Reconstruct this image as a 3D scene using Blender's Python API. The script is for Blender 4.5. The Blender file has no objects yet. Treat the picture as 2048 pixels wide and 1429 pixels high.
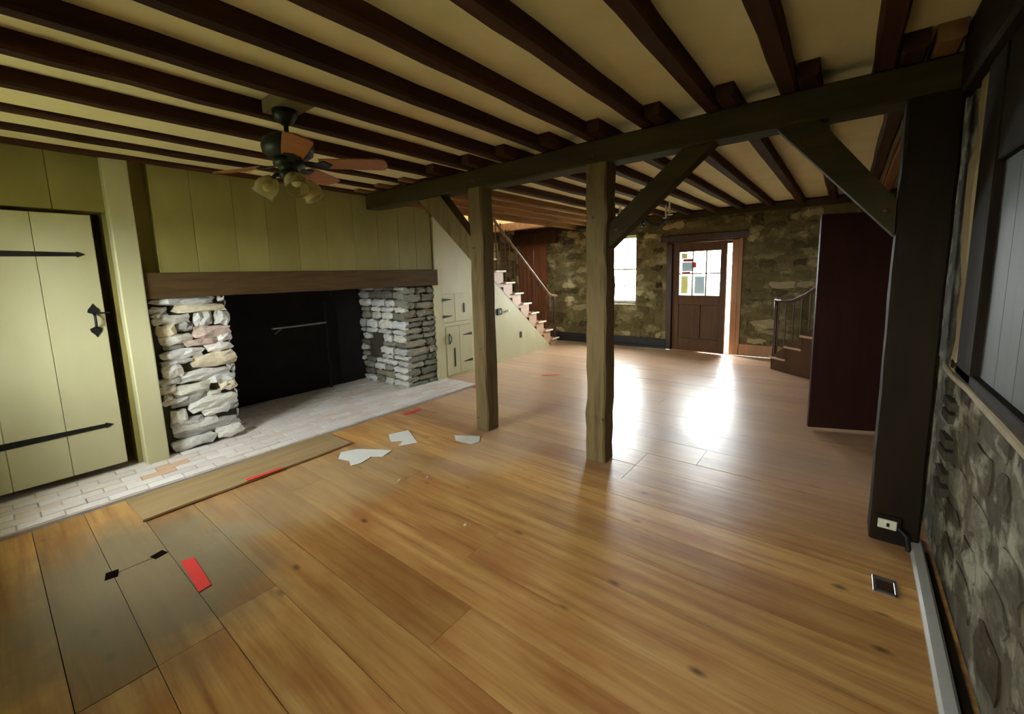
import bpy, math, random
from mathutils import Vector, Matrix, Euler

# ------------------------------------------------------------------ camera, sky, exposure
sc = bpy.context.scene
COL = sc.collection
R = math.radians
F_PX, CY = 842.46, 660.34
YAW, PITCH, ROLL = R(38.37), R(-7.548), R(1.594)
cam = bpy.data.cameras.new('camera'); camo = bpy.data.objects.new('camera', cam); COL.objects.link(camo)
fw = Vector((math.cos(YAW)*math.cos(PITCH), math.sin(YAW)*math.cos(PITCH), math.sin(PITCH)))
rt = Vector((math.sin(YAW), -math.cos(YAW), 0)); dn = fw.cross(rt)
r2 = rt*math.cos(ROLL)+dn*math.sin(ROLL); d2 = -rt*math.sin(ROLL)+dn*math.cos(ROLL)
mw = Matrix((r2, -d2, -fw)).transposed().to_4x4(); mw.translation = (0, 0, 1.5)
camo.matrix_world = mw
cam.sensor_fit = 'HORIZONTAL'; cam.sensor_width = 36; cam.lens = F_PX/2048*36
cam.shift_y = -(714.5-CY)/2048; cam.clip_start = .02
sc.camera = camo

world = bpy.data.worlds.new('overcast_sky'); sc.world = world; world.use_nodes = True
bg = world.node_tree.nodes['Background']; bg.inputs[0].default_value = (.93, .97, 1, 1); bg.inputs[1].default_value = 6.4
sc.view_settings.view_transform = 'Standard'; sc.view_settings.look = 'None'
sc.view_settings.gamma = 1; sc.view_settings.use_curve_mapping = False
sc.view_settings.exposure = 3.25
sc.cycles.use_denoising = True
sc.cycles.max_bounces = 8; sc.cycles.diffuse_bounces = 6; sc.cycles.sample_clamp_indirect = 6

def portal(name, loc, direction, sx, sy):
    l = bpy.data.lights.new(name, 'AREA'); l.shape = 'RECTANGLE'; l.size = sx; l.size_y = sy
    l.cycles.is_portal = True
    o = bpy.data.objects.new(name, l); COL.objects.link(o); o.location = loc
    o.rotation_euler = Vector(direction).to_track_quat('-Z', 'Z').to_euler()
NEARWIN = (-.45, 2.95, 3.85, .95, 2.0)      # x, y0, y1, z0, z1
portal('portal_far_window', (8.5, 3.70, 1.51), (-1, 0, 0), .9, 1.34)
portal('portal_far_door', (8.5, 2.05, 1.0), (-1, 0, 0), 1.0, 1.97)
NEARWIN2 = (-.45, .4, .95, .95, 1.95)
portal('portal_second_near_window', (-.87, .675, 1.45), (1, 0, 0), .55, 1.0)
portal('portal_near_window', (-.87, 3.4, 1.475), (1, 0, 0), .9, 1.05)
portal('portal_added_window', (5.15, 6.5, 3.65), (0, -1, 0), .9, .9)  # portal of the added stairwell window

# ------------------------------------------------------------------ helpers
RND = random.Random(7)
ORG = {}
class MB:
    def __init__(s): s.v = []; s.f = []
    def add(s, vs, fs):
        n = len(s.v); s.v += [tuple(v) for v in vs]; s.f += [tuple(i+n for i in f) for f in fs]; return s
    def box(s, x0, x1, y0, y1, z0, z1, c=0.0):
        if c <= 0:
            vs = [(x, y, z) for x in (x0, x1) for y in (y0, y1) for z in (z0, z1)]
            return s.add(vs, [(0,1,3,2), (4,6,7,5), (0,4,5,1), (2,3,7,6), (0,2,6,4), (1,5,7,3)])
        cx, cy, cz = (x0+x1)/2, (y0+y1)/2, (z0+z1)/2; h = [(x1-x0)/2, (y1-y0)/2, (z1-z0)/2]
        c = min(c, min(h)*.9); vs = []; idx = {}
        S = [(a, b, d) for a in (-1, 1) for b in (-1, 1) for d in (-1, 1)]
        for q in S:
            for ax in range(3):
                p = [q[k]*(h[k] if k == ax else h[k]-c) for k in range(3)]
                idx[(q, ax)] = len(vs); vs.append((cx+p[0], cy+p[1], cz+p[2]))
        fs = []
        for q in S: fs.append(tuple(idx[(q, a)] for a in range(3)))
        for ax in range(3):
            o = [k for k in range(3) if k != ax]
            for sg in (-1, 1):
                loop = []
                for (a, b) in ((-1,-1), (1,-1), (1,1), (-1,1)):
                    q = [0,0,0]; q[ax] = sg; q[o[0]] = a; q[o[1]] = b; loop.append(idx[(tuple(q), ax)])
                fs.append(tuple(loop))
            for a in (-1, 1):
                for b in (-1, 1):
                    q1 = [0,0,0]; q1[o[0]] = a; q1[o[1]] = b; q2 = list(q1); q1[ax] = -1; q2[ax] = 1
                    q1, q2 = tuple(q1), tuple(q2)
                    fs.append((idx[(q1, o[0])], idx[(q2, o[0])], idx[(q2, o[1])], idx[(q1, o[1])]))
        return s.add(vs, fs)
    def timber(s, p0, p1, w, h, up=(0, 0, 1), c=.012, jit=.004, seg=8, seed=1):
        rd = random.Random(seed); p0 = Vector(p0); p1 = Vector(p1); d = (p1-p0).normalized()
        side = d.cross(Vector(up)).normalized(); u = side.cross(d).normalized(); rings = []
        prof = [(-w/2+c, -h/2), (w/2-c, -h/2), (w/2, -h/2+c), (w/2, h/2-c), (w/2-c, h/2), (-w/2+c, h/2), (-w/2, h/2-c), (-w/2, -h/2+c)]
        vs = []
        for i in range(seg+1):
            b = p0.lerp(p1, i/seg)
            jx, jz = rd.uniform(-jit, jit), rd.uniform(-jit, jit)
            for (a, e) in prof:
                vs.append(b+side*(a+jx+rd.uniform(-jit, jit)*.6)+u*(e+jz+rd.uniform(-jit, jit)*.6))
        fs = [tuple(range(8)), tuple(range(seg*8, seg*8+8))]
        for i in range(seg):
            for k in range(8):
                fs.append((i*8+k, i*8+(k+1) % 8, (i+1)*8+(k+1) % 8, (i+1)*8+k))
        return s.add(vs, fs)
    def tube(s, pts, r, n=8, cap=True):
        pts = [Vector(p) for p in pts]; rs = r if isinstance(r, (list, tuple)) else [r]*len(pts); vs = []; ref = None
        for i, p in enumerate(pts):
            d = (pts[min(i+1, len(pts)-1)]-pts[max(i-1, 0)]).normalized()
            if ref is None: ref = Vector((0, 0, 1)) if abs(d.z) < .9 else Vector((1, 0, 0))
            a = d.cross(ref).normalized(); b = a.cross(d); ref = b if b.length > .1 else ref
            for k in range(n):
                t = 2*math.pi*k/n; vs.append(p+(a*math.cos(t)+b*math.sin(t))*rs[i])
        fs = [(i*n+k, i*n+(k+1) % n, (i+1)*n+(k+1) % n, (i+1)*n+k) for i in range(len(pts)-1) for k in range(n)]
        if cap: fs += [tuple(range(n)), tuple(range((len(pts)-1)*n, len(pts)*n))]
        return s.add(vs, fs)
    def lathe(s, cx, cy, prof, n=16, axis=None, origin=None):
        vs = []
        for (r, z) in prof:
            for k in range(n):
                t = 2*math.pi*k/n; vs.append(Vector((r*math.cos(t), r*math.sin(t), z)))
        if axis is not None:
            q = Vector((0, 0, 1)).rotation_difference(Vector(axis).normalized()); vs = [q @ v+Vector(origin) for v in vs]
        else: vs = [v+Vector((cx, cy, 0)) for v in vs]
        m = len(prof)
        fs = [(i*n+k, i*n+(k+1) % n, (i+1)*n+(k+1) % n, (i+1)*n+k) for i in range(m-1) for k in range(n)]
        fs += [tuple(range(n)), tuple(range((m-1)*n, m*n))]
        return s.add(vs, fs)
    def prism(s, poly, ext):
        n = len(poly); e = Vector(ext); p = [Vector(q) for q in poly]
        return s.add(p+[q+e for q in p], [tuple(range(n)), tuple(range(n, 2*n))]+[(i, (i+1) % n, n+(i+1) % n, n+i) for i in range(n)])

import bmesh
def mesh_of(name, mb, off=(0, 0, 0), smooth=False):
    me = bpy.data.meshes.new(name); o = Vector(off)
    me.from_pydata([Vector(v)-o for v in mb.v], [], mb.f)
    bm = bmesh.new(); bm.from_mesh(me); bmesh.ops.recalc_face_normals(bm, faces=bm.faces); bm.to_mesh(me); bm.free()
    if smooth: me.polygons.foreach_set('use_smooth', [True]*len(me.polygons))
    return me
def tag(o, label=None, cat=None, group=None, kind=None):
    if label: o['label'] = label
    if cat: o['category'] = cat
    if group: o['group'] = group
    if kind: o['kind'] = kind
    return o
def thing(name, label, cat, loc=(0, 0, 0), rotz=0, group=None, kind=None, parent=None):
    o = bpy.data.objects.new(name, None); COL.objects.link(o); o.empty_display_size = .1
    o.location = loc; o.rotation_euler = (0, 0, rotz); ORG[o] = (Vector(loc), bool(rotz))
    return tag(o, label, cat, group, kind)
def obj(name, mb, m, parent=None, local=False, smooth=False):
    """one mesh object; vertices in world space (or in the parent's space when local)"""
    lo = [min(v[k] for v in mb.v) for k in range(3)]; hi = [max(v[k] for v in mb.v) for k in range(3)]
    c = Vector(((lo[0]+hi[0])/2, (lo[1]+hi[1])/2, lo[2]))
    o = bpy.data.objects.new(name, mesh_of(name, mb, c, smooth)); COL.objects.link(o)
    o.data.materials.append(m)
    if parent is not None:
        o.parent = parent
        o.location = c if local else c-ORG[parent][0]
    else: o.location = c
    ORG[o] = (c, False)
    return o
def inst(name, me, m, parent, loc, rot=(0, 0, 0), scale=(1, 1, 1)):
    o = bpy.data.objects.new(name, me); COL.objects.link(o); o.parent = parent
    o.location = Vector(loc)-(ORG[parent][0] if parent else Vector()); o.rotation_euler = rot; o.scale = scale
    if m is not None and not me.materials: me.materials.append(m)
    ORG[o] = (Vector(loc), False)
    return o
def LB(fn, local=False):
    b = MB(); fn(b); return b

# ------------------------------------------------------------------ materials
def lin(c): return tuple(((x/255)/12.92 if x/255 <= .04045 else ((x/255+.055)/1.055)**2.4) for x in c)
def new_mat(name):
    m = bpy.data.materials.new(name); m.use_nodes = True; nt = m.node_tree
    return m, nt, nt.nodes['Principled BSDF']
def N(nt, t, **kw):
    n = nt.nodes.new(t)
    for k, v in kw.items(): setattr(n, k, v)
    return n
def math_n(nt, op, a, b=None, clamp=False):
    n = N(nt, 'ShaderNodeMath', operation=op); n.use_clamp = clamp
    for i, q in enumerate((a, b)):
        if q is None: continue
        if isinstance(q, (int, float)): n.inputs[i].default_value = q
        else: nt.links.new(q, n.inputs[i])
    return n.outputs[0]
def mixc(nt, fac, a, b, mode='MIX'):
    n = N(nt, 'ShaderNodeMix', data_type='RGBA', blend_type=mode)
    for s, q in ((0, fac), (6, a), (7, b)):
        if hasattr(q, 'is_linked'): nt.links.new(q, n.inputs[s])
        elif s == 0: n.inputs[0].default_value = q
        else: n.inputs[s].default_value = (*q[:3], 1)
    return n.outputs[2]
def coords(nt, scale=(1, 1, 1), world=False, rnd=True):
    if world: src = N(nt, 'ShaderNodeNewGeometry').outputs['Position']
    else: src = N(nt, 'ShaderNodeTexCoord').outputs['Object']
    if rnd and not world:
        oi = N(nt, 'ShaderNodeObjectInfo'); a = N(nt, 'ShaderNodeVectorMath', operation='ADD')
        k = N(nt, 'ShaderNodeVectorMath', operation='SCALE'); k.inputs[0].default_value = (13, 29, 17)
        nt.links.new(oi.outputs['Random'], k.inputs['Scale']); nt.links.new(src, a.inputs[0]); nt.links.new(k.outputs[0], a.inputs[1]); src = a.outputs[0]
    mp = N(nt, 'ShaderNodeMapping'); mp.inputs['Scale'].default_value = scale
    nt.links.new(src, mp.inputs[0]); return mp.outputs[0]
def noise(nt, vec, scale=5, detail=4, rough=.55):
    n = N(nt, 'ShaderNodeTexNoise'); n.inputs['Scale'].default_value = scale; n.inputs['Detail'].default_value = detail
    n.inputs['Roughness'].default_value = rough; nt.links.new(vec, n.inputs['Vector']); return n.outputs['Fac']
def ramp(nt, fac, stops):
    n = N(nt, 'ShaderNodeValToRGB'); e = n.color_ramp.elements
    while len(e) < len(stops): e.new(.5)
    for q, (p, c) in zip(e, stops): q.position = p; q.color = (*c[:3], 1) if not isinstance(c, (int, float)) else (c, c, c, 1)
    nt.links.new(fac, n.inputs[0]); return n.outputs[0]
def bump(nt, b, h, strength=.3, dist=.01):
    n = N(nt, 'ShaderNodeBump'); n.inputs['Strength'].default_value = strength; n.inputs['Distance'].default_value = dist
    nt.links.new(h, n.inputs['Height']); nt.links.new(n.outputs[0], b.inputs['Normal'])
def M(name, c1, c2=None, scale=6, stretch=(1, 1, 1), rough=.7, rand=.0, bmp=.2, bd=.006, metal=0, world=False, c3=None, spec=.5, detail=5):
    m, nt, b = new_mat(name); c1 = lin(c1); c2 = lin(c2) if c2 else c1
    v = coords(nt, stretch, world); f = noise(nt, v, scale, detail)
    stops = [(.3, c1), (.7, c2)]
    if c3: stops = [(.25, c1), (.52, c2), (.72, lin(c3))]
    col = ramp(nt, f, stops)
    if rand:
        oi = N(nt, 'ShaderNodeObjectInfo'); mr = N(nt, 'ShaderNodeMapRange'); mr.inputs[3].default_value = 1-rand; mr.inputs[4].default_value = 1+rand
        nt.links.new(oi.outputs['Random'], mr.inputs[0]); col = mixc(nt, 1.0, col, mr.outputs[0], 'MULTIPLY')
    nt.links.new(col, b.inputs['Base Color']); b.inputs['Roughness'].default_value = rough; b.inputs['Metallic'].default_value = metal
    b.inputs['Specular IOR Level'].default_value = spec
    if bmp: bump(nt, b, f, bmp, bd)
    return m

def smear(nt, col, tint, lo, hi, amt, scale):
    f = noise(nt, coords(nt, (1, 1, 1.3), world=True), scale, 5, .6)
    return mixc(nt, ramp(nt, f, [(lo, 0.0), (hi, amt)]), col, lin(tint))
def add_smear(m, *a):
    nt = m.node_tree; b = nt.nodes['Principled BSDF']; src = b.inputs['Base Color'].links[0].from_socket
    nt.links.new(smear(nt, src, *a), b.inputs['Base Color'])
def stone_mat(name, cols, rand=.35, rough=.85, bmp=.5, scale=9):
    """stones: each picks its tint from a ramp by its own random number, plus mottling"""
    m, nt, b = new_mat(name); oi = N(nt, 'ShaderNodeObjectInfo'); v = coords(nt)
    k = len(cols); base = ramp(nt, oi.outputs['Random'], [(i/(k-1) if k > 1 else 0, lin(c)) for i, c in enumerate(cols)])
    f = noise(nt, v, scale, 6, .65); sh = ramp(nt, f, [(.25, 1-rand), (.75, 1+rand*.6)])
    col = mixc(nt, 1.0, base, sh, 'MULTIPLY')
    nt.links.new(col, b.inputs['Base Color']); b.inputs['Roughness'].default_value = rough; b.inputs['Specular IOR Level'].default_value = .25
    bump(nt, b, f, bmp, .012); return m

def wood_floor():
    m, nt, b = new_mat('pine_plank'); oi = N(nt, 'ShaderNodeObjectInfo')
    g = coords(nt, (14, .7, 6)); f = noise(nt, g, 1.6, 8, .62)
    base = ramp(nt, f, [(.28, lin((160, 114, 64))), (.5, lin((204, 160, 98))), (.72, lin((224, 188, 126)))])
    blot = noise(nt, coords(nt, (2.2, .8, 1)), 2.2, 4); base = mixc(nt, ramp(nt, blot, [(.46, 0.0), (.68, .6)]), base, lin((170, 108, 62)))
    tint = ramp(nt, oi.outputs['Random'], [(0, (.66, .58, .5)), (.35, (.95, .86, .8)), (.6, (.85, .8, .74)), (1, (1.12, 1.06, .95))]); base = mixc(nt, 1.0, base, tint, 'MULTIPLY')
    # knots
    vo = N(nt, 'ShaderNodeTexVoronoi'); vo.inputs['Scale'].default_value = 3.4; nt.links.new(coords(nt, (1.6, .8, 1)), vo.inputs['Vector'])
    kn = ramp(nt, vo.outputs['Distance'], [(.03, 1.0), (.12, 0.0)]); base = mixc(nt, math_n(nt, 'MULTIPLY', kn, .8), base, lin((62, 38, 22)))
    # worn grey stretch of boards and scuffed, dusty boards by the hearth
    geo = N(nt, 'ShaderNodeNewGeometry'); sep = N(nt, 'ShaderNodeSeparateXYZ'); nt.links.new(geo.outputs['Position'], sep.inputs[0])
    px, py = sep.outputs[0], sep.outputs[1]
    wv = coords(nt, (1, 1, 1), world=True); wn = noise(nt, wv, 4.2, 5, .6)
    def blob(cx, cy, rx, ry, soft=.35, wob=.9):
        dx = math_n(nt, 'DIVIDE', math_n(nt, 'SUBTRACT', px, cx), rx); dy = math_n(nt, 'DIVIDE', math_n(nt, 'SUBTRACT', py, cy), ry)
        d = math_n(nt, 'ADD', math_n(nt, 'MULTIPLY', dx, dx), math_n(nt, 'MULTIPLY', dy, dy))
        d = math_n(nt, 'ADD', d, math_n(nt, 'MULTIPLY', math_n(nt, 'SUBTRACT', wn, .5), wob*2))
        return ramp(nt, math_n(nt, 'MULTIPLY', d, .5), [(.2, 1.0), (.75, 0.0)])
    base = mixc(nt, math_n(nt, 'MULTIPLY', blob(.35, 2.75, .55, .75), .85), base, lin((122, 112, 90)))
    base = mixc(nt, math_n(nt, 'MULTIPLY', blob(1.5, 2.95, .8, .5), .45), base, lin((176, 160, 128)))
    base = mixc(nt, math_n(nt, 'MULTIPLY', blob(2.6, 2.3, .55, .35), .4), base, lin((206, 186, 160)))
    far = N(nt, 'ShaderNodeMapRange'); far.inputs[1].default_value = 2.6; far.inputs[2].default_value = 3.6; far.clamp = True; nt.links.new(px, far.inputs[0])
    base = mixc(nt, math_n(nt, 'MULTIPLY', far.outputs[0], .62), base, lin((204, 174, 152)))  # boards past the posts painted paler; window sheen put into the colour
    nt.links.new(base, b.inputs['Base Color'])
    rr = N(nt, 'ShaderNodeMapRange'); rr.inputs[3].default_value = .22; rr.inputs[4].default_value = .46; nt.links.new(noise(nt, wv, 2.3, 5), rr.inputs[0])
    nt.links.new(rr.outputs[0], b.inputs['Roughness']); b.inputs['Specular IOR Level'].default_value = .4
    h = math_n(nt, 'ADD', f, math_n(nt, 'MULTIPLY', noise(nt, wv, 7, 2), 1.2)); bump(nt, b, h, .16, .006)
    return m

PAINT_SHADED = M('cream_paint_shaded', (140, 129, 68), (160, 149, 86), 2.2, (1, 1, .5), .62, .05, .12, .004)  # darker copy of the cream paint; upper wall's weaker light put into colour
PAINT_LIT = M('cream_paint_lit', (184, 179, 138), (198, 193, 154), 2.5, (1, 1, .4), .55, .03, .1, .003)  # paler copy of the same paint; light on the door put into colour
PLASTER = M('ceiling_plaster', (216, 203, 152), (230, 218, 172), 3, rough=.85, bmp=.15)
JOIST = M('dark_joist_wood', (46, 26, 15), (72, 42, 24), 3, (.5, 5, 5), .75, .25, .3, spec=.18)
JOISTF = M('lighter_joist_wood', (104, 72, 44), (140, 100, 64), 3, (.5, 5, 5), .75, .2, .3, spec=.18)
BEAM = M('aged_beam_wood', (50, 42, 20), (72, 60, 30), 3, (4, .6, 4), .75, .08, .3, spec=.18)
POST = M('post_wood', (92, 78, 48), (118, 100, 66), 3, (4, 4, .5), .75, .08, .35, c3=(86, 72, 44), spec=.18)
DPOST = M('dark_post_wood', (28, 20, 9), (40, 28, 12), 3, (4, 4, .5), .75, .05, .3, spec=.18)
MANTEL = M('mantel_wood', (70, 52, 30), (92, 70, 42), 3, (.5, 5, 5), .7, 0, .3, c3=(76, 58, 34), spec=.18)
PINE = wood_floor()
SUB = M('dark_subfloor', (20, 14, 10), (28, 20, 14), spec=0, rough=1)
STRIP = M('bare_board', (150, 124, 84), (172, 146, 104), 3, (.6, 6, 1), .7)
IRON = M('black_iron', (24, 24, 22), (40, 38, 34), 20, rough=.55, metal=.5)
STONEL = stone_mat('grey_ledge_stone', [(228, 226, 218), (206, 206, 202), (238, 233, 224), (190, 190, 186), (232, 226, 208), (220, 221, 220)])
STONEY = stone_mat('buff_stone', [(230, 218, 190), (222, 208, 178)])
STONER = stone_mat('pinkish_stone', [(214, 190, 174), (206, 184, 170)])
STONED = stone_mat('dark_grey_stone', [(150, 148, 144), (170, 167, 160)])
STONEP = stone_mat('pier_stone', [(150, 146, 130), (126, 124, 112), (172, 166, 148), (112, 108, 96), (160, 152, 130)])
STONEF = stone_mat('olive_rubble_stone', [(88, 79, 48), (116, 106, 69), (72, 65, 42), (132, 121, 82), (100, 89, 56), (190, 176, 134), (84, 75, 46), (112, 101, 66)], .4)
STONEW = stone_mat('whitewashed_rubble', [(74, 66, 46), (98, 92, 70), (58, 48, 32), (122, 118, 98), (70, 60, 42), (88, 80, 58)], .6, scale=4)
MORTAR = M('dark_mortar', (52, 46, 34), (76, 68, 50), 8, rough=.95)
MORTARF = M('olive_mortar', (92, 83, 50), (122, 111, 72), 6, rough=.95, bmp=.5, bd=.02)
MORTARW = M('smeared_lime_mortar', (58, 50, 34), (84, 76, 56), 4, rough=.95, bmp=.6, bd=.03, c3=(128, 124, 104))
SOOT = M('soot_black', (22, 20, 18), (34, 30, 26), 5, rough=.95)
BRICK = stone_mat('dusty_brick', [(236, 228, 220), (226, 214, 206), (242, 237, 232), (230, 212, 200), (238, 232, 226), (222, 210, 204)], .18, .8, .3, 14)
BRICKO = stone_mat('orange_brick', [(226, 190, 158), (222, 186, 156)], .18, .8, .3, 14)
GROUT = M('pale_grout', (196, 184, 174), (214, 204, 196), 10, rough=.95)
STAIRW = M('stair_wood', (184, 146, 116), (204, 168, 138), 3, (.6, 4, 4), .5)
DARKW = M('dark_stained_wood', (58, 36, 22), (82, 52, 32), 3, (4, 4, .6), .4)
RAILW = M('handrail_wood', (104, 80, 56), (128, 100, 70), 3, rough=.3)
DOORW = M('entrance_door_wood', (84, 56, 34), (108, 74, 44), 3, (4, 4, .5), .45)
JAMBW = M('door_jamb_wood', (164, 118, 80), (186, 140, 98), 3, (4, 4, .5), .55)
REDD = M('reddish_door_wood', (112, 66, 38), (138, 84, 50), 3, (4, 4, .5), .45)
DKDOOR = M('dark_red_door', (44, 22, 16), (56, 28, 20), 3, (4, 4, .5), .5, spec=.18)
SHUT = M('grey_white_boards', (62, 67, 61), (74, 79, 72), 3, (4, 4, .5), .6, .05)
WHITE = M('white_plastic', (226, 222, 196), rough=.4, bmp=0)
PAPER = M('white_paper', (232, 232, 226), (220, 220, 214), 4, rough=.8, bmp=.05)
def translucent(name, c, fac=.35):
    m = M(name, c, rough=.8, bmp=0); nt = m.node_tree; b = nt.nodes['Principled BSDF']; out = nt.nodes['Material Output']
    t = N(nt, 'ShaderNodeBsdfTranslucent'); t.inputs[0].default_value = (*lin(c), 1); mx = N(nt, 'ShaderNodeMixShader'); mx.inputs[0].default_value = fac
    nt.links.new(b.outputs[0], mx.inputs[1]); nt.links.new(t.outputs[0], mx.inputs[2]); nt.links.new(mx.outputs[0], out.inputs[0]); return m
TAPE = translucent('red_tape', (226, 60, 52), .04)
NOTE = translucent('grey_paper_notice', (176, 184, 188), .22)
YNOTE = translucent('yellow_paper_notice', (200, 198, 150), .2)
BASEW = M('grey_white_baseboard', (176, 178, 172), (192, 192, 186), 4, rough=.5)
BLACK = M('black_baseboard', (30, 30, 30), (40, 40, 38), 5, rough=.5)
FANM = M('dark_bronze_metal', (34, 40, 32), (46, 50, 40), 12, rough=.4, metal=.6)
BLADE = M('oak_fan_blade', (146, 88, 38), (168, 106, 50), 3, (.8, 6, 4), .4)
STEEL = M('galvanised_steel', (176, 176, 178), (196, 196, 198), 8, rough=.3, metal=.9)
CANDLE = M('candle_sleeve', (226, 220, 196), rough=.5, bmp=0)
GRASS = M('grass', (52, 60, 34), (66, 74, 44), 3, rough=.9, world=True)
for q in (STONEW, MORTARW): add_smear(q, (172, 170, 150), .5, .64, .8, 5.5)
for q in (STONEF, MORTARF): add_smear(q, (186, 174, 132), .54, .68, .7, 3.2)
def glass(name, tint, amt):
    m, nt, b = new_mat(name); nt.nodes.remove(b); out = nt.nodes['Material Output']
    t = N(nt, 'ShaderNodeBsdfTransparent'); t.inputs[0].default_value = (*tint, 1)
    g = N(nt, 'ShaderNodeBsdfGlossy'); g.inputs['Roughness'].default_value = .03; mx = N(nt, 'ShaderNodeMixShader'); mx.inputs[0].default_value = amt
    nt.links.new(t.outputs[0], mx.inputs[1]); nt.links.new(g.outputs[0], mx.inputs[2]); nt.links.new(mx.outputs[0], out.inputs[0]); return m
GLASS = glass('window_glass', (.96, .98, .97), .05)
m_, nt_, b_ = new_mat('amber_shade_glass'); SHADE = m_
b_.inputs['Base Color'].default_value = (.78, .72, .42, 1); b_.inputs['Roughness'].default_value = .12
b_.inputs['Transmission Weight'].default_value = .75; b_.inputs['IOR'].default_value = 1.25

# ------------------------------------------------------------------ structure
YW = 4.52           # fireplace wall
YR = -.42           # right wall
XF = 8.05           # far wall
ZC = 2.53           # ceiling
def slab_with_holes(b, axis, a0, a1, z0, z1, t0, t1, holes):
    us = sorted({a0, a1, *[h[0] for h in holes], *[h[1] for h in holes]}); vs = sorted({z0, z1, *[h[2] for h in holes], *[h[3] for h in holes]})
    for i in range(len(us)-1):
        for j in range(len(vs)-1):
            cu, cv = (us[i]+us[i+1])/2, (vs[j]+vs[j+1])/2
            if any(h[0] < cu < h[1] and h[2] < cv < h[3] for h in holes): continue
            if axis == 'x': b.box(t0, t1, us[i], us[i+1], vs[j], vs[j+1])
            else: b.box(us[i], us[i+1], t0, t1, vs[j], vs[j+1])

# stone meshes: unit boulders (width x, height z, front towards -y), shared
def stone_mesh(seed, nx=5, nz=4, flat=.5, rough=.09):
    rd = random.Random(seed); b = MB(); g = []
    for j in range(nz):
        for i in range(nx):
            u, w = i/(nx-1)*2-1, j/(nz-1)*2-1
            e = max(abs(u), abs(w)); k = 1-.10*(abs(u)*abs(w))**2
            x, z = u*.5*k, w*.5*k
            edge = i in (0, nx-1) or j in (0, nz-1)
            if edge: x += rd.uniform(-1, .6)*rough*.5*(1 if abs(u) > .9 else .3)*(1 if u > 0 else -1); z += rd.uniform(-1, .5)*rough*(1 if abs(w) > .9 else .3)*(1 if w > 0 else -1)
            else: x += rd.uniform(-rough, rough)*.6; z += rd.uniform(-rough, rough)*.6
            y = (-.24 if edge else -.5)+rd.uniform(-.15, .15)*(.7 if edge else 1)
            g.append((x, y, z))
    vs = list(g); idx = lambda i, j: j*nx+i
    fs = [(idx(i, j), idx(i+1, j), idx(i+1, j+1), idx(i, j+1)) for j in range(nz-1) for i in range(nx-1)]
    ring = [idx(i, 0) for i in range(nx)]+[idx(nx-1, j) for j in range(1, nz)]+[idx(i, nz-1) for i in range(nx-2, -1, -1)]+[idx(0, j) for j in range(nz-2, 0, -1)]
    n = len(vs)
    for q in ring: x, y, z = vs[q]; vs.append((x*.97, .5, z*.97))
    for k in range(len(ring)): fs.append((ring[k], ring[(k+1) % len(ring)], n+(k+1) % len(ring), n+k))
    b.add(vs, fs); return b
def stones_for(m, base, n=12, **kw):
    out = []
    for i in range(n):
        me = mesh_of('stone', stone_mesh(base+i, **kw)); me.materials.append(m); out.append(me)
    return out
def stone(meshes, parent, x, z, w, h, y, depth, face=0, tilt=0):
    """face: rotation about z of the wall's normal; (x,y) is the centre of the stone's front"""
    me = meshes[RND.randrange(len(meshes))]
    return inst('stone', me, None, parent, (x, y, z), (0, tilt, face), (w, depth, h))

# --- floor
floor = obj('floor', MB().box(-.8, XF+.1, -1.45, YW+.02, -.12, -.03), SUB)
tag(floor, 'wide pine plank floor, worn and glossy', 'floor', kind='structure')
hallfloor = None
seams = [-.45, -.2, .04, .27, .5, .75, .97, 1.23, 1.47, 1.73, 1.98, 2.25, 2.52, 2.75, 3.02, 3.28, 3.61, 3.97, 4.33]
x = 4.33
while x < XF-.2: x += RND.choice((.24, .27, .3)); seams.append(min(x, XF))
def plank(x0, x1, y0, y1, dz=0.0):
    g = .0014
    o = obj('plank', MB().box(x0+g, x1-g, y0+g, y1-g, -.03, dz), PINE, floor)
    o.rotation_euler = (RND.uniform(-.0002, .0002), RND.uniform(-.0012, .0012), 0); return o
for i in range(len(seams)-1):
    x0, x1 = seams[i], seams[i+1]; y0 = YR-.03 if x1 < 5.0 else -1.4
    top = 3.88 if x0 < 4.05 else 4.74
    if x0 > 7.2: top = 6.2
    cuts = [y0]
    if abs(x0-3.28) < .01: cuts += [.82]
    elif abs(x0-3.61) < .01: cuts += [1.35]
    elif abs(x0-3.02) < .01: cuts += [1.2]
    elif abs(x0-.5) < .01: cuts += [2.13]
    elif abs(x0-.27) < .01: cuts += [2.05, 2.92]
    elif abs(x0-.97) < .01: cuts += [1.25]
    elif RND.random() < .5: cuts += [RND.uniform(.6, 3.2)]
    cuts.append(top)
    for j in range(len(cuts)-1): plank(x0, x1, cuts[j], cuts[j+1], RND.uniform(-.002, .001))
plank(4.125, 4.33, 3.88, 4.74)
obj('subfloor', MB().box(-1.6, XF+.45, YW, 6.4, -.14, -.03), SUB, floor)
# dark notches left in the worn boards
for (nx_, ny_, sx, sy, rz) in ((.46, 2.925, .06, .05, .3), (.265, 2.92, .05, .07, -.2)):
    o = obj('notch', MB().box(nx_-sx/2, nx_+sx/2, ny_-sy/2, ny_+sy/2, -.002, .0025), SUB, floor); o.rotation_euler[2] = rz

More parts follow.
